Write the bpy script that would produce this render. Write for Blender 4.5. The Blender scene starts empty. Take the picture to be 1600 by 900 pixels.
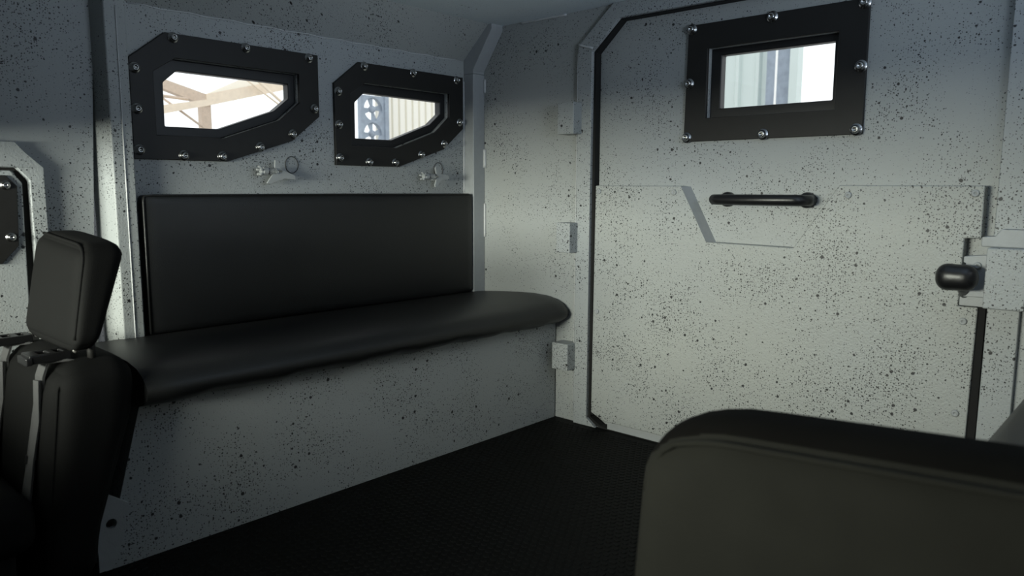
import bpy, bmesh, math, random
from mathutils import Matrix, Vector
from mathutils.geometry import tessellate_polygon
random.seed(7)
scene = bpy.context.scene
COL = scene.collection
S = 0.85            # one design unit = the camera's height above the floor


def V(x, y, z):     # design units, z measured from eye height -> metres, floor at 0
    return Vector((x * S, y * S, (z + 1.0) * S))


# ------------------------------------------------------------------ camera
cam_d = bpy.data.cameras.new('camera')
cam = bpy.data.objects.new('camera', cam_d)
COL.objects.link(cam)
right = Vector((0.73891504, 0.67379037, 0.00333295))
up = Vector((-0.0898066, 0.093582, 0.99155292))
back = Vector((0.6677869, -0.73297268, 0.12965996))
cam.matrix_world = Matrix((
    (right.x, up.x, back.x, 0), (right.y, up.y, back.y, 0),
    (right.z, up.z, back.z, S), (0, 0, 0, 1)))
cam_d.sensor_width = 36
cam_d.lens = 1174.86 / 1600 * 36
cam_d.clip_start = 0.02
cam_d.dof.use_dof = True
cam_d.dof.focus_distance = 2.45
cam_d.dof.aperture_fstop = 4.5
scene.camera = cam

# ------------------------------------------------------------------ sky, light, exposure
scene.view_settings.view_transform = 'Standard'
scene.view_settings.look = 'None'
scene.view_settings.gamma = 1
scene.view_settings.use_curve_mapping = False
scene.view_settings.exposure = 0.0
world = bpy.data.worlds.new('sky')
scene.world = world
world.use_nodes = True
bg = world.node_tree.nodes['Background']
bg.inputs[0].default_value = (0.95, 0.97, 1.0, 1)
bg.inputs[1].default_value = 1.6


def area(name, loc, direction, sx, sy, power, color, spread):
    d = bpy.data.lights.new(name, 'AREA')
    d.shape = 'RECTANGLE'
    d.size, d.size_y = sx * S, sy * S
    d.energy = power
    d.color = color
    d.spread = math.radians(spread)
    o = bpy.data.objects.new(name, d)
    o.location = V(*loc)
    o.rotation_euler = Vector(direction).to_track_quat('-Z', 'Y').to_euler()
    COL.objects.link(o)
    return o


# daylight falling in through the windscreen and the windows of the right wall
area('windscreen_daylight', (-1.66, -1.68, 0.07), (-0.16, 1, -0.08), 1.55, 0.30, 37, (0.96, 1.0, 0.86), 100)
area('right_window_daylight', (0.30, 1.30, 0.30), (-1, 0.48, 0.58), 0.5, 0.25, 3.8, (0.70, 0.84, 1.0), 100)
area('right_window_daylight', (0.30, 2.05, 0.30), (-1, -0.35, 0.60), 0.5, 0.25, 2.2, (0.70, 0.84, 1.0), 85)


# ------------------------------------------------------------------ materials
def newmat(name):
    m = bpy.data.materials.new(name)
    m.use_nodes = True
    return m, m.node_tree, m.node_tree.nodes['Principled BSDF']


def N(t, kind, **kw):
    n = t.nodes.new(kind)
    for k, v in kw.items():
        setattr(n, k, v)
    return n


def math_n(t, op, a, b=None, c=None, clamp=False):
    n = N(t, 'ShaderNodeMath', operation=op, use_clamp=clamp)
    for i, x in enumerate((a, b, c)):
        if x is None:
            continue
        if isinstance(x, (int, float)):
            n.inputs[i].default_value = x
        else:
            t.links.new(x, n.inputs[i])
    return n.outputs[0]


def paint_mat(name, base, horizontal=False, density=0.95, rough=0.5, bump=0.25):
    """light grey hammered paint with thrown black specks"""
    m, t, b = newmat(name)
    L = t.links.new
    geo = N(t, 'ShaderNodeNewGeometry')
    sep = N(t, 'ShaderNodeSeparateXYZ')
    L(geo.outputs['Position'], sep.inputs[0])
    comb = N(t, 'ShaderNodeCombineXYZ')
    if horizontal:
        L(sep.outputs[0], comb.inputs[0])
        L(sep.outputs[1], comb.inputs[1])
    else:
        L(math_n(t, 'ADD', sep.outputs[0], sep.outputs[1]), comb.inputs[0])
        L(sep.outputs[2], comb.inputs[1])
    warp = N(t, 'ShaderNodeTexNoise', noise_dimensions='2D')
    warp.inputs['Scale'].default_value = 130
    L(comb.outputs[0], warp.inputs['Vector'])
    wv = N(t, 'ShaderNodeVectorMath', operation='SCALE')
    L(warp.outputs['Color'], wv.inputs[0])
    wv.inputs['Scale'].default_value = 0.004
    co = N(t, 'ShaderNodeVectorMath', operation='ADD')
    L(comb.outputs[0], co.inputs[0])
    L(wv.outputs[0], co.inputs[1])
    clus = N(t, 'ShaderNodeTexNoise', noise_dimensions='2D')
    clus.inputs['Scale'].default_value = 5.5
    clus.inputs['Detail'].default_value = 3
    L(comb.outputs[0], clus.inputs['Vector'])
    masks = None
    for sc, thr, rmax in ((19, 0.40, 0.10), (46, 0.40, 0.125), (90, 0.36, 0.18), (165, 0.38, 0.24)):
        vo = N(t, 'ShaderNodeTexVoronoi', voronoi_dimensions='2D', feature='F1')
        vo.inputs['Scale'].default_value = sc
        L(co.outputs[0], vo.inputs['Vector'])
        sc_ = N(t, 'ShaderNodeSeparateColor')
        L(vo.outputs['Color'], sc_.inputs[0])
        # the density of the specks drifts over the surface
        th = math_n(t, 'MULTIPLY_ADD', clus.outputs['Fac'], -1.3 * density, thr + 0.66)
        rad = math_n(t, 'MULTIPLY', math_n(t, 'SUBTRACT', sc_.outputs[0], th, clamp=True), rmax / 0.55)
        rad = math_n(t, 'MINIMUM', rad, rmax)
        msk = math_n(t, 'MULTIPLY', math_n(t, 'SUBTRACT', rad, vo.outputs['Distance']), 34 if sc < 60 else 20, clamp=True)
        masks = msk if masks is None else math_n(t, 'MAXIMUM', masks, msk)
    tint = N(t, 'ShaderNodeTexNoise')
    tint.inputs['Scale'].default_value = 1.7
    tint.inputs['Detail'].default_value = 2
    L(geo.outputs['Position'], tint.inputs['Vector'])
    ramp = N(t, 'ShaderNodeMix', data_type='RGBA')
    ramp.inputs['A'].default_value = (base[0] * 0.95, base[1] * 0.98, base[2] * 1.03, 1)
    ramp.inputs['B'].default_value = (base[0] * 1.04, base[1] * 1.03, base[2] * 0.96, 1)
    L(tint.outputs['Fac'], ramp.inputs['Factor'])
    mix = N(t, 'ShaderNodeMix', data_type='RGBA')
    L(masks, mix.inputs['Factor'])
    L(ramp.outputs['Result'], mix.inputs['A'])
    mix.inputs['B'].default_value = (0.012, 0.012, 0.014, 1)
    L(mix.outputs['Result'], b.inputs['Base Color'])
    b.inputs['Roughness'].default_value = rough
    peel = N(t, 'ShaderNodeTexNoise')
    peel.inputs['Scale'].default_value = 190
    peel.inputs['Detail'].default_value = 3
    L(geo.outputs['Position'], peel.inputs['Vector'])
    bp = N(t, 'ShaderNodeBump')
    bp.inputs['Strength'].default_value = bump
    bp.inputs['Distance'].default_value = 0.003
    L(peel.outputs['Fac'], bp.inputs['Height'])
    L(bp.outputs[0], b.inputs['Normal'])
    return m


def plain(name, col, rough=0.5, metal=0.0, noise=0.0, nscale=40, bump=0.0, bscale=300, sheen=0.0, spec=0.5):
    m, t, b = newmat(name)
    L = t.links.new
    b.inputs['Base Color'].default_value = (*col, 1)
    b.inputs['Roughness'].default_value = rough
    b.inputs['Metallic'].default_value = metal
    b.inputs['Specular IOR Level'].default_value = spec
    if sheen:
        b.inputs['Sheen Weight'].default_value = sheen
    tc = N(t, 'ShaderNodeTexCoord')
    if noise:
        n = N(t, 'ShaderNodeTexNoise')
        n.inputs['Scale'].default_value = nscale
        n.inputs['Detail'].default_value = 4
        L(tc.outputs['Object'], n.inputs['Vector'])
        mx = N(t, 'ShaderNodeMix', data_type='RGBA')
        mx.inputs['A'].default_value = (*[c * (1 - noise) for c in col], 1)
        mx.inputs['B'].default_value = (*[min(1, c * (1 + noise)) for c in col], 1)
        L(n.outputs['Fac'], mx.inputs['Factor'])
        L(mx.outputs['Result'], b.inputs['Base Color'])
    if bump:
        n2 = N(t, 'ShaderNodeTexNoise')
        n2.inputs['Scale'].default_value = bscale
        L(tc.outputs['Object'], n2.inputs['Vector'])
        bp = N(t, 'ShaderNodeBump')
        bp.inputs['Strength'].default_value = bump
        bp.inputs['Distance'].default_value = 0.002
        L(n2.outputs['Fac'], bp.inputs['Height'])
        L(bp.outputs[0], b.inputs['Normal'])
    return m


GREY = (0.33, 0.345, 0.355)
M = {}
M['paint'] = paint_mat('speckled_grey_paint', GREY)
M['paint_door'] = paint_mat('speckled_grey_paint_door', (0.345, 0.355, 0.35), density=1.08, bump=0.4)
M['paint_sparse'] = paint_mat('sparsely_speckled_grey_paint', (0.338, 0.35, 0.352), density=0.86, bump=0.3)
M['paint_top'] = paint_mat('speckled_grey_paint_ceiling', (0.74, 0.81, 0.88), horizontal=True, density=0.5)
M['paint_plain'] = plain('grey_paint', GREY, 0.5, noise=0.08, nscale=60, bump=0.2)
M['weld'] = plain('painted_weld', (0.5, 0.51, 0.52), 0.4, bump=0.9, bscale=160)
M['leather'] = plain('black_leather', (0.009, 0.0095, 0.010), 0.42, noise=0.25, nscale=9, bump=0.25, bscale=420, spec=0.42)
M['fabric'] = plain('charcoal_fabric', (0.0065, 0.0066, 0.0066), 0.75, noise=0.2, nscale=300, bump=0.35, bscale=700, spec=0.12)
M['fabric_warm'] = plain('warm_charcoal_fabric', (0.022, 0.022, 0.0185), 0.9, noise=0.2, nscale=14, bump=0.3, bscale=600, spec=0.15)
M['fabric_shade'] = plain('shaded_top_fabric', (0.0075, 0.0072, 0.0065), 0.9, noise=0.2, nscale=20, bump=0.2, bscale=500, spec=0.05)  # near seat's unlit top: shade put into the base colour
M['plate'] = plain('black_plate', (0.014, 0.0135, 0.013), 0.5, noise=0.15, nscale=30, bump=0.1, bscale=300, spec=0.3)
M['gasket'] = plain('black_gasket', (0.006, 0.006, 0.007), 0.5)
M['rubber'] = plain('black_rubber_floor', (0.004, 0.0042, 0.0038), 0.6, noise=0.3, nscale=12, spec=0.1)
M['chrome'] = plain('bolt_steel', (0.40, 0.40, 0.40), 0.25, 1.0)
M['grip'] = plain('black_grip', (0.008, 0.008, 0.009), 0.35, bump=0.1, bscale=120)
M['webbing'] = plain('grey_webbing', (0.065, 0.065, 0.067), 0.6, bump=0.6, bscale=900)
M['buckle'] = plain('buckle_plastic', (0.012, 0.012, 0.013), 0.3)
M['steel'] = plain('worn_steel', (0.45, 0.44, 0.42), 0.35, 0.8)
M['dark'] = plain('dark_gap', (0.006, 0.006, 0.006), 0.9)
M['cream'] = plain('cream_sheet_metal', (0.90, 0.87, 0.78), 0.6, noise=0.06, nscale=3)
M['pale'] = plain('pale_sheet_metal', (0.62, 0.70, 0.68), 0.6, noise=0.05, nscale=2)
M['peach'] = plain('peach_steel', (0.86, 0.73, 0.58), 0.7, noise=0.15, nscale=30)
M['rust'] = plain('grey_brown_steel', (0.62, 0.50, 0.40), 0.7, noise=0.2, nscale=40)
M['bluegrey'] = plain('blue_grey_steel', (0.30, 0.35, 0.42), 0.6, noise=0.35, nscale=18)
M['white'] = plain('white_cladding', (0.9, 0.9, 0.88), 0.7)
M['ground'] = plain('concrete_ground', (0.45, 0.43, 0.40), 0.9, noise=0.2, nscale=3)

gm, gt, gb = newmat('window_glass')
gt.nodes.remove(gb)
tr = N(gt, 'ShaderNodeBsdfTransparent')
tr.inputs[0].default_value = (0.97, 0.985, 0.98, 1)
gl = N(gt, 'ShaderNodeBsdfGlossy')
gl.inputs['Roughness'].default_value = 0.03
mxs = N(gt, 'ShaderNodeMixShader')
mxs.inputs[0].default_value = 0.06
gt.links.new(tr.outputs[0], mxs.inputs[1])
gt.links.new(gl.outputs[0], mxs.inputs[2])
gt.links.new(mxs.outputs[0], gt.nodes['Material Output'].inputs[0])
M['glass'] = gm


# ------------------------------------------------------------------ mesh helpers (design units in, metres out)
def obj(name, me, mat, parent=None, smooth=False):
    o = bpy.data.objects.new(name, me)
    COL.objects.link(o)
    if mat and not me.materials:
        me.materials.append(M[mat])
    if smooth:
        for p in me.polygons:
            p.use_smooth = True
    if parent is not None:
        o.parent = parent
        o.matrix_parent_inverse = parent.matrix_world.inverted()
    return o


def raw(name, verts, faces, fix=True):
    me = bpy.data.meshes.new(name)
    me.from_pydata([tuple(v) for v in verts], [], faces)
    if fix:
        bm = bmesh.new()
        bm.from_mesh(me)
        bmesh.ops.recalc_face_normals(bm, faces=bm.faces)
        bm.to_mesh(me)
        bm.free()
    me.update()
    return me


def bev(o, w, seg=2, ang=35):
    b = o.modifiers.new('edges', 'BEVEL')
    b.width = w * S
    b.segments = seg
    b.limit_method = 'ANGLE'
    b.angle_limit = math.radians(ang)
    for p in o.data.polygons:
        p.use_smooth = True
    wn = o.modifiers.new('normals', 'WEIGHTED_NORMAL')
    wn.keep_sharp = True
    return o


def P3(axis, u, v, d):
    if axis == 'x':
        return V(d, u, v)
    if axis == 'y':
        return V(u, d, v)
    return V(u, v, d)


def plate(name, loops, axis, d0, d1, mat, parent=None, bevel=0.0, seg=2):
    """slab of thickness d0..d1 along axis; loops[0] outline, others holes.
    axis x: (y,z) outlines; y: (x,z); z: (x,y)"""
    polys = [[Vector((u, v, 0)) for u, v in lp] for lp in loops]
    tris = tessellate_polygon(polys)
    flat = [p for lp in polys for p in lp]
    n = len(flat)
    vs = [P3(axis, p.x, p.y, d0) for p in flat] + [P3(axis, p.x, p.y, d1) for p in flat]
    fs = [tuple(t) for t in tris] + [tuple(n + i for i in reversed(t)) for t in tris]
    k = 0
    for lp in loops:
        m = len(lp)
        for i in range(m):
            a, b = k + i, k + (i + 1) % m
            fs.append((a, b, b + n, a + n))
        k += m
    o = obj(name, raw(name, vs, fs), mat, parent)
    if bevel:
        bev(o, bevel, seg)
    return o


def box(name, x0, x1, y0, y1, z0, z1, mat, parent=None, bevel=0.0, seg=2):
    return plate(name, [[(x0, y0), (x1, y0), (x1, y1), (x0, y1)]], 'z', z0, z1, mat, parent, bevel, seg)


def cushion(name, x0, x1, y0, y1, z0, z1, r, mat, parent=None, bulge=(0, 0, 0), fn=None, n=14):
    """rounded padded block; bulge = how far each pair of faces swells"""
    c = Vector(((x0 + x1) / 2, (y0 + y1) / 2, (z0 + z1) / 2))
    h = Vector(((x1 - x0) / 2, (y1 - y0) / 2, (z1 - z0) / 2))
    ts = [math.sin((i / n - 0.5) * math.pi) for i in range(n + 1)]
    vs, fs, idx = [], [], {}

    def vert(p):
        key = tuple(round(q, 5) for q in p)
        if key in idx:
            return idx[key]
        q = Vector((p[0] * h.x, p[1] * h.y, p[2] * h.z))
        inn = Vector([max(-(h[k] - r), min(h[k] - r, q[k])) for k in range(3)])
        d = q - inn
        w = inn + (d.normalized() * r if d.length > 1e-9 else d)
        for k in range(3):
            if bulge[k]:
                a, b = [i for i in range(3) if i != k]
                w[k] += math.copysign(bulge[k] * abs(p[k]) ** 3, p[k]) * (1 - p[a] ** 4) * (1 - p[b] ** 4)
        w += c
        if fn:
            w = Vector(fn(w.x, w.y, w.z))
        idx[key] = len(vs)
        vs.append(V(*w))
        return idx[key]
    for ax in range(3):
        a, b = [i for i in range(3) if i != ax]
        for sgn in (-1, 1):
            for i in range(n):
                for j in range(n):
                    q = []
                    for di, dj in ((0, 0), (1, 0), (1, 1), (0, 1)):
                        p = [0, 0, 0]
                        p[ax] = sgn
                        p[a] = ts[i + di]
                        p[b] = ts[j + dj]
                        q.append(vert(p))
                    fs.append(tuple(q))
    return obj(name, raw(name, vs, fs), mat, parent, True)


def tube(name, pts, r, mat, parent=None, seg=10, closed=False, metres=False):
    ps = [Vector(p) if metres else V(*p) for p in pts]
    r = r if metres else r * S
    vs, fs = [], []
    n = len(ps)
    prev = None
    for i, p in enumerate(ps):
        if closed:
            d = ps[(i + 1) % n] - ps[i - 1]
        else:
            d = ps[min(i + 1, n - 1)] - ps[max(i - 1, 0)]
        d.normalize()
        if prev is None:
            a = d.orthogonal().normalized()
        else:
            a = (prev - d * prev.dot(d)).normalized()
        prev = a
        b = d.cross(a)
        for k in range(seg):
            t = 2 * math.pi * k / seg
            vs.append(p + (a * math.cos(t) + b * math.sin(t)) * r)
    for i in range(n if closed else n - 1):
        for k in range(seg):
            j = (i + 1) % n
            fs.append((i * seg + k, i * seg + (k + 1) % seg, j * seg + (k + 1) % seg, j * seg + k))
    if not closed:
        fs.append(tuple(range(seg)))
        fs.append(tuple((n - 1) * seg + k for k in range(seg)))
    return obj(name, raw(name, vs, fs), mat, parent, True)


def lathe(name, prof, origin, axis, mat, parent=None, seg=20, smooth=True):
    """prof: (radius, distance along axis) in design units"""
    z = Vector(axis).normalized()
    a = z.orthogonal().normalized()
    b = z.cross(a)
    o = V(*origin)
    vs, fs = [], []
    for r, h in prof:
        for k in range(seg):
            t = 2 * math.pi * k / seg
            vs.append(o + (a * math.cos(t) + b * math.sin(t)) * r * S + z * h * S)
    for i in range(len(prof) - 1):
        for k in range(seg):
            fs.append((i * seg + k, i * seg + (k + 1) % seg, (i + 1) * seg + (k + 1) % seg, (i + 1) * seg + k))
    fs.append(tuple(range(seg)))
    fs.append(tuple((len(prof) - 1) * seg + k for k in range(seg)))
    return obj(name, raw(name, vs, fs), mat, parent, smooth)


def ribbon(name, pts, side, w, t, mat, parent=None):
    """strap: flat band following pts, width along 'side'"""
    ps = [V(*p) for p in pts]
    sd = Vector(side).normalized()
    vs, fs = [], []
    for i, p in enumerate(ps):
        d = (ps[min(i + 1, len(ps) - 1)] - ps[max(i - 1, 0)]).normalized()
        nn = d.cross(sd).normalized()
        for a, b in ((-1, -1), (1, -1), (1, 1), (-1, 1)):
            vs.append(p + sd * a * w * S / 2 + nn * b * t * S / 2)
    for i in range(len(ps) - 1):
        for k in range(4):
            fs.append((i * 4 + k, i * 4 + (k + 1) % 4, i * 4 + 4 + (k + 1) % 4, i * 4 + 4 + k))
    fs.append((0, 1, 2, 3))
    e = (len(ps) - 1) * 4
    fs.append((e, e + 1, e + 2, e + 3))
    return obj(name, raw(name, vs, fs), mat, parent)


def empty(name, x, y, z, label, cat, group=None):
    o = bpy.data.objects.new(name, None)
    o.location = V(x, y, z)
    o.empty_display_size = 0.05
    COL.objects.link(o)
    o['label'] = label
    o['category'] = cat
    if group:
        o['group'] = group
    bpy.context.view_layer.update()
    return o


def struct(o, label=None, cat=None):
    o['kind'] = 'structure'
    if label:
        o['label'] = label
    if cat:
        o['category'] = cat
    return o


def rect(a0, a1, b0, b1):
    return [(a0, b0), (a1, b0), (a1, b1), (a0, b1)]


_bolt = {}


def bolt(axis, u, v, d, sgn, parent, r=0.0180):
    """domed bolt head on a washer, with a hex recess; alike bolts share one mesh"""
    key = (axis, sgn, r)
    if key not in _bolt:
        z = Vector({'x': (sgn, 0, 0), 'y': (0, sgn, 0)}[axis])
        a = z.orthogonal().normalized()
        b = z.cross(a)
        prof = [(1.0, 0), (1.0, .12), (.94, .2), (.66, .22), (.64, .62), (.52, .84), (.34, .92), (.3, .7), (.02, .68)]
        sg = 14
        vs, fs = [], []
        for q, h in prof:
            for k in range(sg):
                t = 2 * math.pi * k / sg
                vs.append((a * math.cos(t) + b * math.sin(t)) * q * r * S + z * h * r * S)
        for i in range(len(prof) - 1):
            for k in range(sg):
                fs.append((i * sg + k, i * sg + (k + 1) % sg, (i + 1) * sg + (k + 1) % sg, (i + 1) * sg + k))
        fs.append(tuple((len(prof) - 1) * sg + k for k in range(sg)))
        me = raw('bolt', vs, fs)
        me.materials.append(M['chrome'])
        for p in me.polygons:
            p.use_smooth = True
        _bolt[key] = me
    o = bpy.data.objects.new('bolt', _bolt[key])
    COL.objects.link(o)
    o.parent = parent
    o.matrix_parent_inverse = parent.matrix_world.inverted()
    o.location = P3(axis, u, v, d)
    return o


def screw(u, v, d, parent, r=0.011):
    o = lathe('screw', [(r, 0), (r, .004), (r * .8, .006), (r * .3, .006), (r * .25, .002)], (u, d, v), (0, -1, 0), 'paint_plain', parent, 12)
    return o


# ================================================================== THE SHELL
XS = -2.547        # inner face of the left wall
XR = 0.237         # inner face of the right wall
YR = 2.535         # rear wall
YF = -1.60         # front bulkhead
ZC = 0.722         # ceiling
ZK = 0.580         # where the wall bends into the slope


def studs():
    """round coin pattern of the rubber mat, one joined part"""
    r, h, p = 0.0105, 0.0022, 0.0265
    vs, fs = [], []
    j = 0
    y = 0.62
    while y < 2.5:
        x = -2.03 + (p / 2 if j % 2 else 0)
        while x < -0.28:
            if y > 0.55:
                n = len(vs)
                for q, hh in ((1.0, 0), (0.8, h)):
                    for k in range(8):
                        t = math.pi * k / 4
                        vs.append(V(x + math.cos(t) * r * q, y + math.sin(t) * r * q, -1 + hh))
                for k in range(8):
                    fs.append((n + k, n + (k + 1) % 8, n + 8 + (k + 1) % 8, n + 8 + k))
                fs.append(tuple(n + 8 + k for k in range(8)))
            x += p
        y += p * 0.866
        j += 1
    return raw('stud_pattern', vs, fs, fix=False)


floor = struct(box('floor', XS - .05, XR + .05, YF, YR + .12, -1.05, -1.0, 'rubber'), 'black rubber floor mat with a round coin pattern', 'floor')
st = obj('stud_pattern', studs(), 'rubber', floor)
st['kind'] = 'stuff'
XK = -2.39          # where the slope meets the ceiling
XKR = -2.31 - XK
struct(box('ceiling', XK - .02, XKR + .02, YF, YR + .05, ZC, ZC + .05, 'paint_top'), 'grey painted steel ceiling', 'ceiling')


def slope(name, xa, xb, y0, y1, mat, t=0.05):
    s = -1 if xa < -1 else 1
    pf = [(xa, ZK), (xb, ZC), (xb, ZC + t), (xa + s * t, ZC + t), (xa + s * t, ZK)]
    return plate(name, [pf], 'y', y0, y1, mat)


struct(slope('trim_1', XS, XK, YF, YR + .02, 'paint_sparse'), 'sloped grey panel between left wall and ceiling', 'panel')
struct(slope('trim_2', -2.31 - XS, XKR, YF, YR + .02, 'paint'), 'sloped grey panel between right wall and ceiling', 'panel')

# --- window outlines on the side walls (y, z), first window; the second stands DW further back
DW = 0.764
OUT = [(1.105, 0.503), (0.987, 0.410), (0.987, 0.094), (1.300, 0.094), (1.560, 0.178), (1.680, 0.275), (1.680, 0.504)]
OPN = [(1.062, 0.375), (1.062, 0.172), (1.291, 0.173), (1.515, 0.252), (1.596, 0.321), (1.596, 0.425), (1.136, 0.425)]
PAN = [(1.105, 0.347), (1.152, 0.389), (1.567, 0.387), (1.567, 0.335), (1.506, 0.286), (1.290, 0.207), (1.104, 0.205)]
BLT = [(1.130, 0.489), (1.385, 0.491), (1.639, 0.488), (1.003, 0.379), (1.003, 0.252), (1.003, 0.123), (1.146, 0.110),
       (1.281, 0.112), (1.426, 0.150), (1.560, 0.203), (1.657, 0.303)]


def sh(lp, dy):
    return [(a + dy, b) for a, b in lp]


# left wall: the bay with the two windows
wl = plate('wall_left', [rect(0.90, YR, -1.0, ZK), OPN, sh(OPN, DW)], 'x', XS, XS - .06, 'paint')
struct(wl, 'grey speckled side wall with two angular windows above the bench', 'wall')
tube('weld_seam', [(XS + .002, 1.0 + .05 * i, ZK - .003 + .003 * math.sin(i * 2.1)) for i in range(30)], 0.0020, 'weld', wl, 6)

for i in range(2):
    dy = i * DW
    lab = ('angular black-framed window nearer the headrest seat, bright beams outside' if i == 0 else
           'angular black-framed window nearer the rear corner, corrugated wall outside')
    fr = plate('window_%d' % (i + 1), [sh(OUT, dy), sh(OPN, dy)], 'x', XS + .014, XS, 'plate', None, 0.002)
    struct(fr, lab, 'window')
    for (u, v) in BLT:
        bolt('x', u + dy, v, XS + .014, 1, fr)
    big = [(u, v) for u, v in OPN]
    inner = plate('inner_frame', [sh(big, dy), sh(PAN, dy)], 'x', XS - .018, XS - .055, 'gasket', fr, 0.004)
    gl_ = plate('pane', [sh(PAN, dy)], 'x', XS - .040, XS - .046, 'glass', fr)

# left wall, forward bay: heavy side panel whose rear edge leans, standing clear of the post
wf = plate('wall_left_forward', [[(YF, -1.0), (0.835, -1.0), (0.857, -0.144), (0.897, ZK), (YF, ZK)]], 'x', XS, XS - .05, 'paint')
struct(wf, 'grey speckled side wall panel forward of the upright post', 'wall')
box('jamb', XS - .12, XS - .09, 0.80, 0.96, -1, ZC, 'paint_plain', wf)

# posts
PX = XS + .063
post = plate('trim_3', [[(PX, 0.904), (PX, 0.968), (XS - .11, 0.968), (XS - .11, 0.880), (XS - .02, 0.880), (PX - .03, 0.893)]], 'z', -0.56, ZK + .09, 'paint', None, 0.004)
struct(post, 'upright grey steel post left of the bench backrest', 'post')
tube('weld_seam', [(PX + .001, 0.938, -0.5 + .05 * i) for i in range(22)], 0.0022, 'weld', post, 6)
cpost = plate('trim_4', [rect(XS, PX, 2.462, YR)], 'z', -0.50, 0.52, 'paint_plain', None, 0.004)
struct(cpost, 'upright grey steel corner post beside the second window', 'post')
pf = [(XS, 0.52), (PX, 0.52), (PX, 0.535), (PX + .115, 0.70), (PX + .115, ZC + .01), (XS + .1, ZC + .01), (XS, ZK + .02)]
plate('post_knee', [pf], 'y', 2.462, YR, 'paint_plain', cpost, 0.004)
tube('weld_bead', [(PX + .004, YR - .004, 0.10 + .012 * i + .002 * random.random()) for i in range(8)], 0.008, 'weld', cpost, 6)
tube('weld_bead', [(PX + .004, YR - .004, -0.22 + .012 * i) for i in range(14)], 0.005, 'weld', cpost, 6)
tube('weld_bead', [(PX + .004, YR - .004, 0.44 + .012 * i) for i in range(6)], 0.006, 'weld', cpost, 6)
tube('weld_seam', [(XS + .002, 2.460, -0.02 + .03 * i) for i in range(18)], 0.004, 'weld', cpost, 6)

# right wall and front bulkhead (behind the photographer) with their openings
mir = [(u, v) for u, v in OPN]
wr = plate('wall_right', [rect(YF, YR, -1.0, ZK), mir, sh(mir, DW)], 'x', XR, XR + .06, 'paint')
struct(wr, 'grey speckled right side wall', 'wall')
wfr = plate('wall_front', [rect(XS, XR, -1.0, ZC), rect(-2.47, -0.1, -0.10, 0.24)], 'y', YF, YF - .06, 'paint')
struct(wfr, 'grey front bulkhead with the windscreen opening', 'wall')

# unseen header panel added behind the photographer to shade the upper walls
hdr = plate('shade_header', [rect(XS, XR, 0.10, ZC)], 'y', -0.16, -0.10, 'paint')
struct(hdr, 'unseen grey header panel added to shade the upper walls', 'panel')

# rear wall with the door opening
DO = [(-1.862, -0.97), (-1.80, -1.0), (-0.50, -1.0), (-0.436, -0.95), (-0.430, 0.552), (-0.545, 0.664), (-1.735, 0.664), (-1.862, 0.548)]
wre = plate('wall_rear', [rect(XS, XR, -1.02, ZC), DO], 'y', YR, YR + .10, 'paint_sparse')
struct(wre, 'grey speckled rear wall around the door', 'wall')
for n_, (xa, xb, za, zb) in enumerate(((-1.992, -1.908, 0.226, 0.353), (-1.992, -1.920, -0.260, -0.136), (-2.008, -1.924, -0.763, -0.648))):
    box('hinge_block', xa, xb, 2.46, YR, za, zb, 'paint', wre, 0.003)
tube('weld_bead', [(-2.26 + .012 * i, YR - .003, ZC - .004) for i in range(22)], 0.005, 'weld', wre, 6)

# raised rim round the door opening
RO = [(-1.930, -1.0), (-0.352, -1.0), (-0.352, 0.585), (-0.515, 0.722), (-1.763, 0.722), (-1.930, 0.580)]
RI = [(-1.860, -0.965), (-1.812, -1.0 + .001), (-0.485, -1.0 + .001), (-0.434, -0.965), (-0.428, 0.551), (-0.543, 0.662), (-1.733, 0.662), (-1.860, 0.550)]
rim = plate('trim_5', [RO[:1] + [RI[1], RI[0], RI[7], RI[6], RI[5], RI[4], RI[3], RI[2]] + RO[1:]], 'y', YR - .022, YR, 'paint', None, 0.003)
struct(rim, 'raised grey steel rim with clipped corners round the rear door', 'door frame')
tube('weld_seam', [(-1.932, YR - .020, -0.95 + .06 * i) for i in range(26)], 0.0014, 'weld', rim, 6)
tube('weld_bead', [(-1.928 + .012 * i, YR - .023, 0.583 - .0035 * i) for i in range(7)], 0.005, 'weld', rim, 6)
# black rubber seal in the gap
plate('seal', [[(-0.50, -1.0), (-1.80, -1.0), (-1.862, -0.97), (-1.862, 0.548), (-1.735, 0.664), (-0.545, 0.664),
                (-0.545, 0.657), (-1.732, 0.657), (-1.849, 0.545), (-1.849, -0.962), (-1.795, -0.990), (-0.50, -0.990)]],
      'y', YR - .006, YR + .06, 'dark', rim)
plate('seal', [rect(-0.462, -0.437, -0.96, -0.335)], 'y', YR - .010, YR + .06, 'dark', rim)
plate('seal', [rect(-1.850, -1.836, -0.95, 0.016)], 'y', YR - .004, YR + .06, 'dark', rim)

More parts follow.
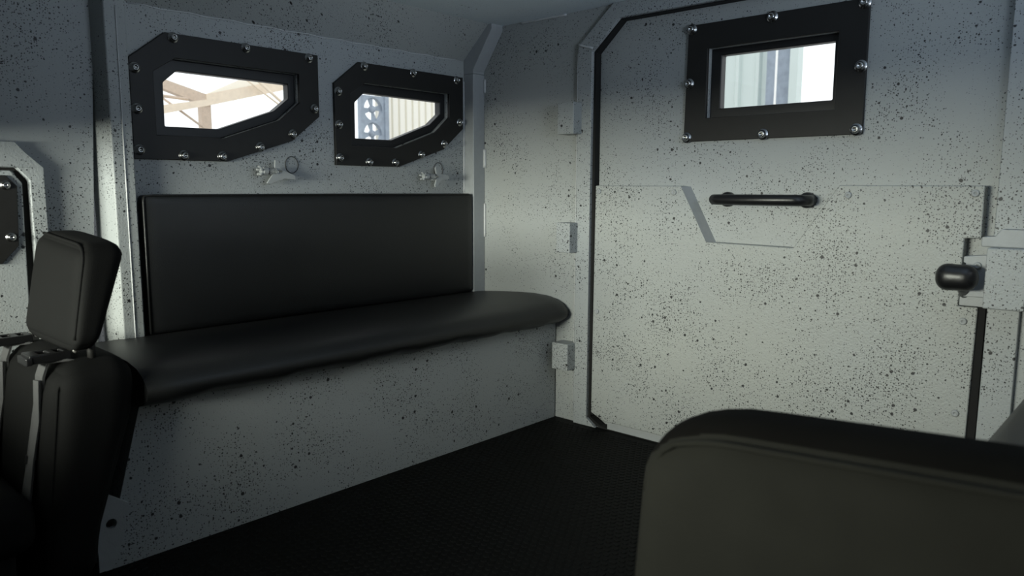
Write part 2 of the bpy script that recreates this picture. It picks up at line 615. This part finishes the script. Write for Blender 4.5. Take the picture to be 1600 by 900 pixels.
# ------------------------------------------------------------------ rear door
YD = 2.560
DL = [(-1.845, -0.957), (-1.792, -0.987), (-0.498, -0.987), (-0.432, -0.947), (-0.430, 0.546), (-0.550, 0.656), (-1.728, 0.656), (-1.848, 0.544)]
WO = [(-1.447, 0.597), (-0.818, 0.597), (-0.818, 0.179), (-1.455, 0.179)]
WA = [(-1.368, 0.508), (-0.908, 0.508), (-0.908, 0.262), (-1.368, 0.262)]
WP = [(-1.328, 0.483), (-0.929, 0.483), (-0.929, 0.296), (-1.328, 0.296)]
door = plate('door_1', [DL, WA], 'y', YD, YD + .06, 'paint_sparse')
struct(door, 'grey speckled armoured rear door with window, panel and grab handle', 'door')
wfm = plate('window_frame', [WO, WA], 'y', YD - .014, YD, 'plate', door, 0.002)
for (u, v) in [(-1.432, 0.582), (-1.130, 0.583), (-0.832, 0.583), (-1.437, 0.389), (-0.833, 0.390), (-1.440, 0.194), (-1.145, 0.193), (-0.836, 0.194)]:
    bolt('y', u, v, YD - .014, -1, wfm, 0.020)
plate('inner_frame', [WA, WP], 'y', YD + .018, YD + .055, 'gasket', wfm, 0.004)
plate('pane', [WP], 'y', YD + .040, YD + .046, 'glass', wfm)
# proud lower panel with the notch round the handle and the step for the latch
LP = [(-1.833, 0.018), (-1.441, 0.016), (-1.330, -0.188), (-1.008, -0.192), (-0.868, 0.018), (-0.462, 0.016), (-0.461, -0.135), (-0.503, -0.137),
      (-0.506, -0.337), (-0.455, -0.336), (-0.462, -0.935), (-0.50, -0.962), (-1.775, -0.962), (-1.838, -0.935)]
lpn = plate('lower_panel', [LP], 'y', 2.516, YD, 'paint_door', door, 0.004)
for (u, v) in [(-0.868 + .03, -0.014), (-0.485, -0.006), (-0.490, -0.381), (-0.491, -0.661), (-1.815, -0.006), (-1.47, -0.008), (-1.815, -0.5)]:
    screw(u, v, 2.516, lpn)
wv_ = [(-1.441, 2.516, 0.014), (-1.441, YD, 0.014), (-1.424, YD, 0.014), (-1.330, 2.516, -0.188), (-1.330, YD, -0.188), (-1.314, YD, -0.188)]
obj('slope_strip', raw('slope_strip', [V(*p) for p in wv_], [(0, 1, 2), (3, 5, 4), (0, 2, 5, 3), (0, 3, 4, 1), (1, 4, 5, 2)]), 'paint_plain', lpn)
box('bottom_lip', -1.76, -0.51, 2.528, YD, -0.995, -0.962, 'paint_plain', door)
# grab handle
hz = -0.032
yh = 2.475
pts = [(-1.285, YD, hz), (-1.290, YD - .05, hz), (-1.281, yh - .004, hz), (-1.262, yh - .012, hz), (-1.12, yh - .014, hz),
       (-0.992, yh - .012, hz), (-0.973, yh - .004, hz), (-0.965, YD - .05, hz), (-0.970, YD, hz)]
gh = tube('grab_handle', pts, 0.0185, 'grip', door, 14)
for x_ in (-1.270, -0.982):
    lathe('mount', [(0.027, 0), (0.027, .016), (0.02, .03)], (x_, YD, hz), (0, -1, 0), 'grip', gh, 16)

# ------------------------------------------------------------------ door latch on the right jamb
la = empty('door_latch', -0.42, YR, -0.30, 'grey steel door latch with a black rubber knob at the rear door edge', 'latch')
keep = plate('keeper_block', [rect(-0.428, -0.330, -0.325, -0.155)], 'y', 2.42, YR, 'paint', la, 0.004)
plate('keeper_top', [[(-0.450, -0.128), (-0.418, -0.125), (-0.405, -0.105), (-0.330, -0.105), (-0.330, -0.155), (-0.450, -0.155)]], 'y', 2.46, YR, 'paint_plain', la, 0.003)
tg = plate('tongue', [[(-0.492, -0.186), (-0.428, -0.178), (-0.428, -0.300), (-0.486, -0.302), (-0.486, -0.205), (-0.492, -0.203)]], 'y', 2.470, 2.50, 'paint_plain', la, 0.002)
screw(-0.456, -0.210, 2.470, tg, 0.010)
box('lower_bar', -0.498, -0.430, 2.485, 2.515, -0.330, -0.302, 'paint_plain', la, 0.002)
kn = cushion('knob', -0.545, -0.438, 2.365, 2.435, -0.278, -0.204, 0.034, 'grip', la,
             fn=lambda x, y, z: (x, y, -0.241 + (z + 0.241) * (1.0 + 0.10 * max(0, (-0.49 - x) / 0.055))))
tube('stem', [(-0.484, 2.40, -0.25), (-0.486, 2.45, -0.275), (-0.488, 2.50, -0.30)], 0.014, 'grip', la, 10)

# ================================================================== BENCHES
def bench(name, label, sgn, y0, y1, back):
    """sgn=-1: along the left wall as measured; +1: mirrored along the right wall"""
    fx = (lambda x: x) if sgn < 0 else (lambda x: min(XR - .004, 0.205 - (x + 2.5) * 0.90))
    b = empty(name, fx(-2.3), (y0 + y1) / 2, -1.0, label, 'bench')
    # boxed steel base, its forward end cut on a slant
    base = plate('base', [[(y0 + .005, -0.575), (y0 - .105, -0.99), (y0 - .105, -1.0), (y1, -1.0), (y1, -0.575)]], 'x', fx(-2.044), fx(XS + .004), 'paint', b)
    pr = [(-2.50, -0.585), (-2.50, -0.475), (-2.40, -0.466), (-2.25, -0.456), (-2.16, -0.453), (-2.08, -0.457), (-2.02, -0.468),
          (-1.985, -0.484), (-1.962, -0.505), (-1.953, -0.523), (-1.960, -0.543), (-1.985, -0.560), (-2.02, -0.572), (-2.06, -0.578)]
    n = 40
    vs, fs = [], []
    m = len(pr)
    for i in range(n + 1):
        t = i / n
        y = y0 + (y1 - y0) * t
        # ends pull in like a padded corner, hem sags a little
        e = min(1.0, min(t, 1 - t) * (y1 - y0) / 0.03)
        k = 0.97 + 0.03 * math.sqrt(max(0, 1 - (1 - e) ** 2))
        for (x, z) in pr:
            w = 0.003 * math.sin(y * 21) + 0.002 * math.sin(y * 47 + 1) if z < -0.54 and x > -2.2 else 0.0
            sag = -0.006 * math.sin(math.pi * t) if z > -0.47 else 0
            vs.append(V(fx(-2.5 + (x + 2.5) * k), y, -0.585 + (z + 0.585 + sag) * k + w))
    for i in range(n):
        for j in range(m):
            fs.append((i * m + j, i * m + (j + 1) % m, (i + 1) * m + (j + 1) % m, (i + 1) * m + j))
    fs.append(tuple(range(m)))
    fs.append(tuple(n * m + j for j in range(m)))
    sc = obj('seat_cushion', raw('seat_cushion', vs, fs), 'leather', b, True)
    e = sc.modifiers.new('split', 'EDGE_SPLIT')
    e.split_angle = math.radians(60)
    if back:
        bk = cushion('backrest', XS + .013, XS + .062, 0.985, 2.461, -0.475, -0.020, 0.014, 'leather', b, bulge=(0.010, 0, 0), n=18)
        xx = XS + .062
        tube('piping', [(xx, 0.988, -0.47), (xx, 0.987, -0.25), (xx, 0.987, -0.04), (xx - .004, 0.992, -0.024), (xx - .004, 1.02, -0.0215),
                        (xx - .004, 1.7, -0.0205), (xx - .004, 2.43, -0.0215), (xx - .006, 2.455, -0.026)], 0.0035, 'leather', bk, 8)
    return b


bench('bench', 'long black leather bench with backrest on a grey steel box under two windows', -1, 0.765, YR - .008, True)
bench('bench', 'black leather bench edge at the far right behind the near seat', 1, 1.16, YR - .008, False)

# ================================================================== SPRING LATCHES UNDER THE WINDOWS
def spring_latch(y, z, label, lobes, ring):
    o = empty('spring_latch', XS, y, z, label, 'latch', 'spring latches under the windows')
    X = XS + .045
    plate('cover_plate', [lobes], 'x', X - .007, X + .001, 'paint_plain', o, 0.0015)
    tube('port_gap_ring', [(XS + .002, ring[0] + .027 * math.cos(a * math.pi / 12), ring[1] + .031 * math.sin(a * math.pi / 12)) for a in range(24)],
         0.0016, 'webbing', o, 8, True)  # dark ring drawn for the shadowed gap line round the cover
    tube('pivot_bolt', [(X - .004, y - .060, z), (X - .004, y + .02, z)], 0.006, 'steel', o, 10)
    tube('spring', [(X - .004 + .011 * math.cos(i * .7), y - .034 + .036 * i / 54, z + .011 * math.sin(i * .7)) for i in range(55)],
         0.0022, 'paint_plain', o, 6)
    lathe('knob', [(.009, 0), (.015, .004), (.015, .020), (.012, .024), (.012, .028)], (X - .004, y - .034, z), (0, -1, 0), 'paint_plain', o, 10, False)
    for k in range(5):
        a = 2 * math.pi * k / 5 + .3
        tube('prong', [(X - .004 + .010 * math.cos(a), y - .054, z + .010 * math.sin(a)),
                       (X - .004 + .016 * math.cos(a), y - .072, z + .016 * math.sin(a))], 0.0042, 'paint_plain', o, 6)
    box('bracket', XS, X - .007, y + .018, y + .05, z - .016, z - .002, 'paint_plain', o)
    return o


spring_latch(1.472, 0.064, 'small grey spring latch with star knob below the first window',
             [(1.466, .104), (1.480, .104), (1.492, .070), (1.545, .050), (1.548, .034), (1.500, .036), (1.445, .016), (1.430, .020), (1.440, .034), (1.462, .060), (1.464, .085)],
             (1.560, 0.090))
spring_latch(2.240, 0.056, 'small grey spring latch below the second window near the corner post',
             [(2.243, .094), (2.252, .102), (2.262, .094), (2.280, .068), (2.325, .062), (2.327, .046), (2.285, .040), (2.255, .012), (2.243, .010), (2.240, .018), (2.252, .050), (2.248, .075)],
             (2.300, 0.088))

# ================================================================== SIDE HATCH AT THE LEFT EDGE
ha = empty('side_hatch', XS, 0.40, -1.0, 'grey side hatch with clipped corner and black bolted plate at the left edge', 'hatch')
HX = XS + .035
ho = [(0.10, 0.130), (0.655, 0.130), (0.680, 0.100), (0.722, 0.060), (0.722, -0.72), (0.10, -0.72)]
hi = [(0.16, 0.058), (0.655, 0.058), (0.684, 0.022), (0.684, -0.66), (0.16, -0.66)]
plate('rim', [ho, hi], 'x', HX, XS, 'paint', ha, 0.004)
plate('gap', [hi, [(0.20, 0.05), (0.655, 0.05), (0.664, 0.012), (0.664, -0.64), (0.20, -0.64)]], 'x', XS + .006, XS, 'dark', ha)
leaf = plate('leaf', [[(0.20, 0.050), (0.642, 0.050), (0.668, 0.014), (0.660, -0.43), (0.20, -0.43)]], 'x', XS + .022, XS, 'paint', ha, 0.004)
bp_ = plate('black_plate', [[(0.24, 0.036), (0.626, 0.036), (0.652, 0.006), (0.645, -0.165), (0.60, -0.215), (0.24, -0.215)]], 'x', XS + .032, XS + .02, 'plate', ha, 0.002)
bolt('x', 0.622, 0.008, XS + .032, 1, bp_, 0.014)
bolt('x', 0.626, -0.140, XS + .032, 1, bp_, 0.014)
plate('lower_leaf', [[(0.20, -0.47), (0.655, -0.47), (0.650, -0.64), (0.20, -0.64)]], 'x', XS + .015, XS, 'paint', ha, 0.004)
tube('handle', [(XS + .05, 0.30, -0.60), (XS + .05, 0.60, -0.60), (XS + .01, 0.63, -0.60)], 0.022, 'grip', ha, 12)

# ================================================================== SEATS
def lean(z):          # seat back leans: how far a point at height z sits behind its foot
    return 0.18 * (z + 0.95)


st_ = empty('passenger_seat', -2.19, 0.45, -1.0, 'charcoal seat with headrest and hanging harness straps at the left edge', 'seat')


def shape_back(x, y, z):
    # narrower towards the foot on its rear side, rounded shoulders on top
    f = max(0.0, min(1.0, (-0.56 - z) / 0.30))
    yy = 0.50 + (y - 0.50) * (1 - 0.33 * f)
    return (x, yy + lean(z) * (0.62 if z < -0.5 else 0.62), z)


bk = cushion('backrest', -2.420, -1.962, 0.500, 0.690, -0.985, -0.425, 0.060, 'fabric', st_, bulge=(0.006, 0.012, 0.01), fn=shape_back, n=18)
tube('piping', [(-1.985, 0.512 + lean(z) * .62, z) for z in [-0.93 + .03 * i for i in range(16)]] +
     [(-1.995, 0.528 + lean(-0.45) * .62, -0.452), (-2.03, 0.54 + lean(-.43) * .62, -0.432), (-2.19, 0.545 + lean(-.43) * .62, -0.424),
      (-2.36, 0.54 + lean(-.43) * .62, -0.432), (-2.40, 0.525 + lean(-.45) * .62, -0.455)], 0.004, 'fabric', bk, 8)


def shape_head(x, y, z):
    f = max(0.0, min(1.0, (z + 0.39) / 0.25))
    t = (y - 0.595) / 0.105
    return (-2.115 + (x + 2.115) * (1.06 - 0.14 * f), 0.590 + 0.17 * (z + 0.33) + t * (0.062 + 0.046 * f), z - 0.012 * (x + 2.115) / 0.18 * f)


hd = cushion('headrest', -2.300, -1.935, 0.595, 0.700, -0.380, -0.128, 0.032, 'fabric', st_, bulge=(0.004, 0.004, 0.010), fn=shape_head, n=16)
hp = []
for i in range(25):       # seam up the inboard front edge and over the top
    t = i / 24
    if t < .5:
        x, z = -1.943, -0.355 + t / .5 * .19
    elif t < .7:
        a_ = (t - .5) / .2 * math.pi / 2
        x, z = -1.943 - (1 - math.cos(a_)) * .04, -0.165 + math.sin(a_) * .036
    else:
        x, z = -1.983 - (t - .7) / .3 * .28, -0.127
    q = shape_head(x, 0.606, z)
    hp.append(q)
tube('piping', hp, 0.004, 'fabric', hd, 8)
for x_ in (-2.20, -2.02):
    tube('headrest_post', [(x_, 0.655, -0.44), (x_, 0.655, -0.36)], 0.010, 'plate', st_, 10)
cushion('seat_cushion', -2.43, -1.955, 0.02, 0.50, -0.86, -0.72, 0.05, 'fabric', st_, bulge=(0, 0, 0.012))
box('pedestal', -2.36, -2.02, 0.10, 0.46, -1.0, -0.85, 'plate', st_, 0.005)
# harness: two shoulder straps over the top, adjuster buckles, slack falling down the front
for x_, kx in ((-2.355, 0), (-2.055, 1)):
    top = [(x_ + .02, 0.66, -0.436), (x_ + .01, 0.60, -0.418), (x_, 0.560, -0.420)]
    drop = [(x_, 0.548, -0.455), (x_ - .003, 0.545, -0.50), (x_ - .006, 0.533, -0.57), (x_ - .010, 0.522, -0.64), (x_ - .012, 0.512, -0.70),
            (x_ - .02, 0.500, -0.77), (x_ - .03, 0.492, -0.84)]
    sp = ribbon('strap', top + drop, (1, 0.05, 0), 0.046, 0.006, 'webbing', st_)
    ribbon('strap_tail', [(x_ + .016, 0.536, -0.46), (x_ + .018, 0.530, -0.56), (x_ + .012, 0.512, -0.66), (x_ + .014, 0.500, -0.74), (x_ - .006, 0.488, -0.86)],
           (1, 0.3, 0), 0.020, 0.005, 'webbing', sp)
    ribbon('loop', [(x_ - .010, 0.520, -0.655), (x_ - .011, 0.518, -0.675)], (1, 0, 0), 0.056, 0.014, 'buckle', sp)
    bu = plate('buckle', [[(x_ - .034, 0.520), (x_ + .034, 0.520), (x_ + .030, 0.612), (x_ - .030, 0.612)],
                          [(x_ - .020, 0.545), (x_ + .020, 0.545), (x_ + .020, 0.566), (x_ - .020, 0.566)],
                          [(x_ - .020, 0.582), (x_ + .020, 0.582), (x_ + .020, 0.597), (x_ - .020, 0.597)]], 'z', -0.418, -0.396, 'buckle', st_, 0.003)
    plate('buckle_lip', [rect(x_ - .036, x_ + .036, 0.512, 0.526)], 'z', -0.420, -0.402, 'buckle', bu, 0.003)
    lathe('adjuster_pin', [(.007, 0), (.007, .05)], (x_ - .02, 0.622, -0.398), (1, 0, 0), 'steel', bu, 10)
br = plate('floor_bracket', [[(0.64, -0.99), (0.64, -0.80), (0.655, -0.775), (0.722, -0.825), (0.722, -0.845), (0.706, -0.85), (0.704, -0.92), (0.67, -0.99)],
                             [(0.676 + .014 * math.cos(a * math.pi / 6), -0.868 + .014 * math.sin(a * math.pi / 6)) for a in range(12)]], 'x', -2.044, -2.026, 'paint_plain', None, 0.002)
br['label'] = 'small grey bracket plate with a round hole low on the bench box'
br['category'] = 'bracket'

# two unseen cab seats added to shade the lower left of the bench
for cx_, side_ in ((-1.85, 'left'), (-0.46, 'right')):
    cs = empty('shade_cab_seat', cx_, -0.75, -1.0, 'unseen charcoal cab seat added for shade on the %s side' % side_, 'seat')
    cushion('backrest', cx_ - .55, cx_ + .50, -0.72, -0.58, -0.90, -0.22, 0.06, 'fabric', cs, bulge=(0, .012, .006))
    cushion('seat_cushion', cx_ - .50, cx_ + .45, -1.25, -0.72, -0.86, -0.70, 0.05, 'fabric', cs, bulge=(0, 0, .012))
    box('pedestal', cx_ - .40, cx_ + .35, -1.2, -0.66, -1.0, -0.85, 'plate', cs, 0.005)

# near seat in the lower right, seen from its face
ns = empty('passenger_seat', -0.29, 0.96, -1.0, 'blurred grey-brown seat back in the right foreground', 'seat')


def near_z(x):        # the top edge rises slightly to the right, its left shoulder is broadly rounded
    return 0.030 * (x + 0.55) / 0.45 - 0.040 * max(0.0, 1 - (x + 0.575) / 0.15) ** 2


def shape_near(x, y, z):
    k = max(0.0, min(1.0, (z + 0.75) / 0.40))
    return (x + 0.03 * (z + 0.33) * (1 if x < -0.29 else -1), y + 0.06 * (z + 0.33), z + near_z(x) * k)


nb = cushion('backrest', -0.575, -0.005, 0.885, 1.035, -0.93, -0.315, 0.062, 'fabric_warm', ns, bulge=(0.0, 0.012, 0.006), fn=shape_near, n=22)
# top and rear take a darker colour that stands in for their shade
for p in nb.data.polygons:
    c = p.center / S
    if c.y - 0.06 * (c.z - 1 + 0.33) > 0.905 and (c.z - 1) - near_z(c.x) > -0.345 or c.y > 0.96:
        p.material_index = 1
nb.data.materials.append(M['fabric_shade'])
pp = []
for i in range(33):
    t = i / 32
    x = -0.558 + t * 0.54
    drop = 0.06 * max(0, 1 - (x + 0.558) / 0.05) ** 2 + 0.06 * max(0, 1 - (-0.022 - x) / 0.05) ** 2
    pp.append((x, 0.889 + .012 * min(1, drop * 20), -0.338 - drop + near_z(x)))
tube('piping', pp, 0.0048, 'fabric_warm', nb, 8)
cushion('seat_cushion', -0.575, -0.005, 0.40, 0.87, -0.88, -0.74, 0.05, 'fabric', ns, bulge=(0, 0, 0.012))
box('pedestal', -0.50, -0.08, 0.46, 0.95, -1.0, -0.87, 'plate', ns, 0.005)

# ================================================================== OUTSIDE
gd = box('ground', -14, 8, -8, 16, -2.35, -2.3, 'ground')
struct(gd, 'concrete yard outside the windows', 'ground')


def rod(name, a, b, r, mat, parent):
    return tube(name, [a, b], r, mat, parent, 8)


cp = empty('carport', -8, 3.87, -2.3, 'pale steel carport frame seen through the first window', 'carport')
cpX = -8.0
box('column', cpX - .04, cpX + .04, 3.815, 3.925, -2.3, 1.0, 'rust', cp)
plate('beam', [[(3.87, 0.875), (5.6, 1.35), (5.6, 1.46), (3.87, 1.0)]], 'x', cpX + .06, cpX - .06, 'peach', cp)
plate('beam', [[(3.87, 0.88), (3.87, 1.0), (3.40, 1.12), (3.40, 1.02)]], 'x', cpX + .05, cpX - .05, 'rust', cp)
plate('beam', [[(3.83, 0.87), (3.83, 0.93), (3.2, 0.80), (3.2, 0.71)]], 'x', cpX + .3, cpX + .2, 'peach', cp)
plate('roof_sheet', [[(3.95, 1.02), (5.6, 1.46), (5.6, 1.62), (4.5, 1.29)]], 'x', cpX - .1, cpX - .14, 'cream', cp)
rod('brace', (cpX + .2, 4.30, 1.25), (cpX + .2, 4.86, 0.84), 0.016, 'peach', cp)
rod('brace', (cpX + .1, 4.20, 1.26), (cpX + .1, 4.86, 0.86), 0.010, 'peach', cp)
rod('brace', (cpX + .2, 3.30, 0.93), (cpX + .2, 3.90, 0.54), 0.013, 'rust', cp)
rod('brace', (cpX + .2, 3.30, 0.925), (cpX + .2, 3.60, 0.91), 0.016, 'rust', cp)


def ribbed(name, label, axis, d, u0, u1, z0, z1, pitch, depth, mat):
    """trapezoid-ribbed sheet wall standing on the ground"""
    vs, fs = [], []
    u = u0
    line = []
    while u < u1:
        for f, h in ((0, 0), (.12, 0), (.2, 1), (.9, 1), (1.0, 0)):
            line.append((u + f * pitch, d + (h * depth)))
        u += pitch
    for (a, b) in line:
        for z in (z0, z1):
            vs.append(P3(axis, a, z, b))
    for i in range(len(line) - 1):
        fs.append((2 * i, 2 * i + 2, 2 * i + 3, 2 * i + 1))
    o = obj(name, raw(name, vs, fs), mat)
    so = o.modifiers.new('sheet', 'SOLIDIFY')
    so.thickness = 0.01
    o['label'] = label
    o['category'] = 'fence'
    return o


ribbed('corrugated_fence', 'cream ribbed metal fence seen through the second window', 'x', -9.3, 7.15, 9.6, -2.3, 2.2, 0.135, 0.05, 'cream')
fu = empty('fan_unit', -9, 6.85, -2.3, 'blue-grey twin fan unit seen through the second window', 'fan')
FX = -9.0
circ = lambda cy, cz, r, n=24: [(cy + r * math.cos(2 * math.pi * i / n), cz + r * math.sin(2 * math.pi * i / n)) for i in range(n)]
plate('housing', [rect(6.66, 7.08, -2.3, 1.34), circ(6.88, 1.15, 0.165), circ(6.87, 0.80, 0.16)], 'x', FX, FX - .08, 'bluegrey', fu)
for (cy, cz, r) in ((6.88, 1.15, 0.17), (6.87, 0.80, 0.165)):
    fn_ = lathe('hub', [(.05, 0), (.05, .05), (.03, .07)], (FX - .06, cy, cz), (1, 0, 0), 'bluegrey', fu, 14)
    for k in range(4):
        a = math.pi / 2 * k + .2
        c, s_ = math.cos(a), math.sin(a)
        plate('blade', [[(cy + c * .03 - s_ * .02, cz + s_ * .03 + c * .02), (cy + c * r - s_ * .05, cz + s_ * r + c * .05),
                         (cy + c * r + s_ * .05, cz + s_ * r - c * .05), (cy + c * .03 + s_ * .02, cz + s_ * .03 - c * .02)]], 'x', FX - .03, FX - .04, 'bluegrey', fn_)
box('pipe_cover', FX - .06, FX + .02, 7.08, 7.15, -2.3, 2.0, 'bluegrey', fu)

ribbed('sheet_wall', 'pale ribbed metal wall seen through the rear door window', 'y', 9.3, -6.2, -4.15, -2.3, 3.0, 0.27, 0.05, 'pale')
gt_ = empty('yard_gate', -3.95, 9, -2.3, 'blue-grey sheet gate with a pale pole seen through the door window', 'gate')
box('sheet', -4.13, -3.80, 9.2, 9.24, -2.3, 3.0, 'bluegrey', gt_)
rod('pole', (-3.92, 9.0, -2.3), (-3.92, 9.0, 3.0), 0.014, 'white', gt_)
box('end_post', -3.80, -3.70, 9.1, 9.25, -2.3, 3.0, 'pale', gt_)
